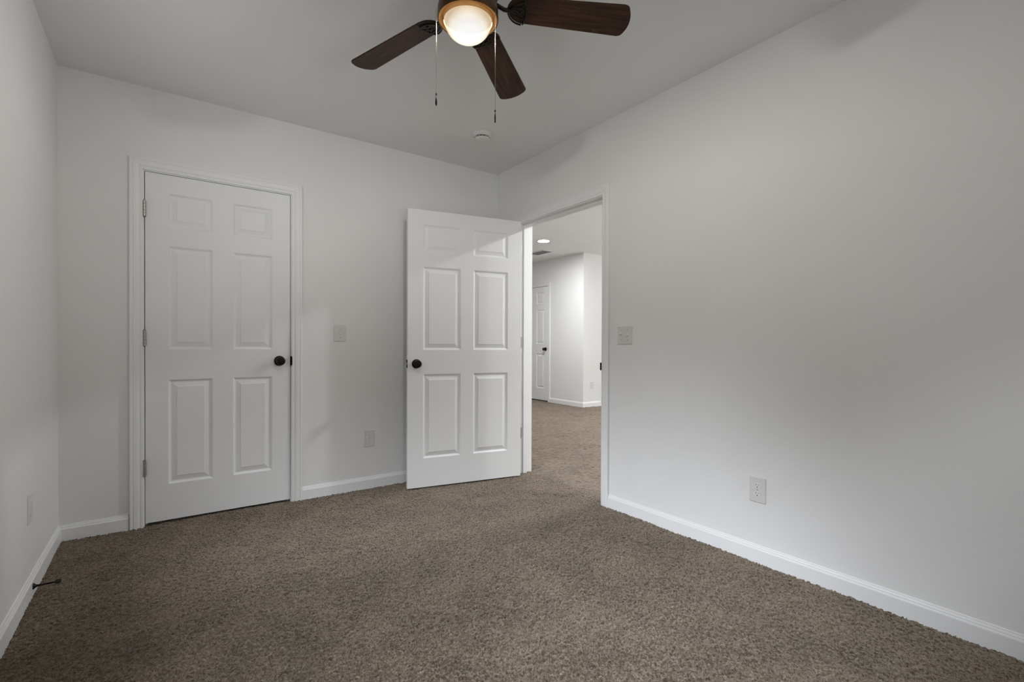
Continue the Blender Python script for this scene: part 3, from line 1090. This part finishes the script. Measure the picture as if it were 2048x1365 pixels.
def chain(x, y, z_top, z_bot, kind):
    bm = bmesh.new()
    z = z_top
    r = 0.00125
    while z > z_bot:
        bmesh.ops.create_icosphere(bm, subdivisions=1, radius=r, matrix=Matrix.Translation((x, y, z)))
        z -= 0.0034
    tube(bm, [(x, y, z_top + 0.001), (x, y, z_bot)], 0.00045, 5)
    # coupling bell half way where the longer cord joins
    zc = z_top - 0.078 if kind == 'drop' else z_top - 0.128
    lathe(bm, [(0.0, 0.0), (0.0022, 0.001), (0.0024, 0.005), (0.0, 0.006)], 10, mat=Matrix.Translation((x, y, zc)))
    c = link("pull_chain", bm, M['chain'], fan, True)
    bm = bmesh.new()
    T0 = Matrix.Translation((x, y, z_bot))
    lathe(bm, [(0.0, 0.006), (0.0022, 0.005), (0.0026, 0.0), (0.0016, -0.003), (0.0, -0.0035)], 14, mat=T0)
    if kind == 'drop':
        lathe(bm, [(0.0, -0.006), (0.0018, -0.008), (0.0032, -0.020), (0.0040, -0.028), (0.0034, -0.036), (0.0015, -0.0405), (0.0, -0.041)], 18, mat=T0)
    else:
        lathe(bm, [(0.0, -0.006), (0.0016, -0.008), (0.0024, -0.018), (0.0026, -0.030), (0.0026, -0.040), (0.0, -0.0405)], 18, mat=T0)
    tube(bm, [(x, y, z_bot), (x, y, z_bot - 0.010)], 0.0006, 6)
    link("chain_pendant", bm, M['pendant'], c, True)
    return c


chain(0.1160 * cos(radians(151)), 0.1160 * sin(radians(151)), Z(2.262), Z(1.948), 'drop')
chain(0.1130 * cos(radians(-60)), 0.1130 * sin(radians(-60)), Z(2.240), Z(1.872), 'rod')


# ------------------------------------------------------------------ recessed lamps and the vent in the room beyond
def downlight(x, y, label, mat='led'):
    r = empty("recessed_light", (x, y, HH))
    tag(r, label, "ceiling light", "recessed lights in the room beyond")
    bm = bmesh.new()
    lathe(bm, [(0.078, -0.0045), (0.080, -0.006), (0.090, -0.0055), (0.095, -0.002), (0.095, 0.0), (0.078, 0.0)], 48, cap=False)
    link("trim_ring", bm, M['plastic'], r, True)
    bm = bmesh.new()
    lathe(bm, [(0.0, -0.0040), (0.079, -0.0040)], 48, cap=False)
    link("lens", bm, M[mat], r)
    return r


downlight(4.50, 5.47, "lit round recessed light seen through the doorway")
downlight(3.60, 2.15, "lit recessed light nearest the doorway, out of view", 'led_strong')
downlight(6.4, 1.00, "added unseen recessed light at the far right, brightening the room beyond")  # unseen lamp added to raise the bounce light
downlight(6.4, -0.1, "added unseen recessed light near the rear right, brightening the room beyond")  # lamp added out of view to brighten floor and ceiling
downlight(3.60, -0.1, "added unseen recessed light near the bedroom wall, brightening the room beyond")  # another unseen lamp, added for more bounce

vt = empty("ceiling_vent", (5.02, 6.18, HH))
tag(vt, "white slatted ceiling vent beside the recessed light", "vent")
link("frame", boxes((-0.11, 0.11, -0.20, -0.18, -0.008, 0), (-0.11, 0.11, 0.18, 0.20, -0.008, 0), (-0.11, -0.09, -0.18, 0.18, -0.008, 0), (0.09, 0.11, -0.18, 0.18, -0.008, 0)), M['vent'], vt)
bm = bmesh.new()
for k in range(10):
    x = -0.081 + 0.018 * k
    vs = bmesh.ops.create_cube(bm, size=1.0)["verts"]
    rot = Matrix.Rotation(radians(40), 4, 'Y')
    for v in vs:
        v.co = rot @ Vector((v.co.x * 0.016, 0, v.co.z * 0.0015)) + Vector((x, v.co.y * 0.36, -0.0045))
link("louvres", bm, M['louvre'], vt)
link("duct_shadow", boxes((-0.09, 0.09, -0.18, 0.18, -0.0012, -0.0002)), M['slot'], vt)
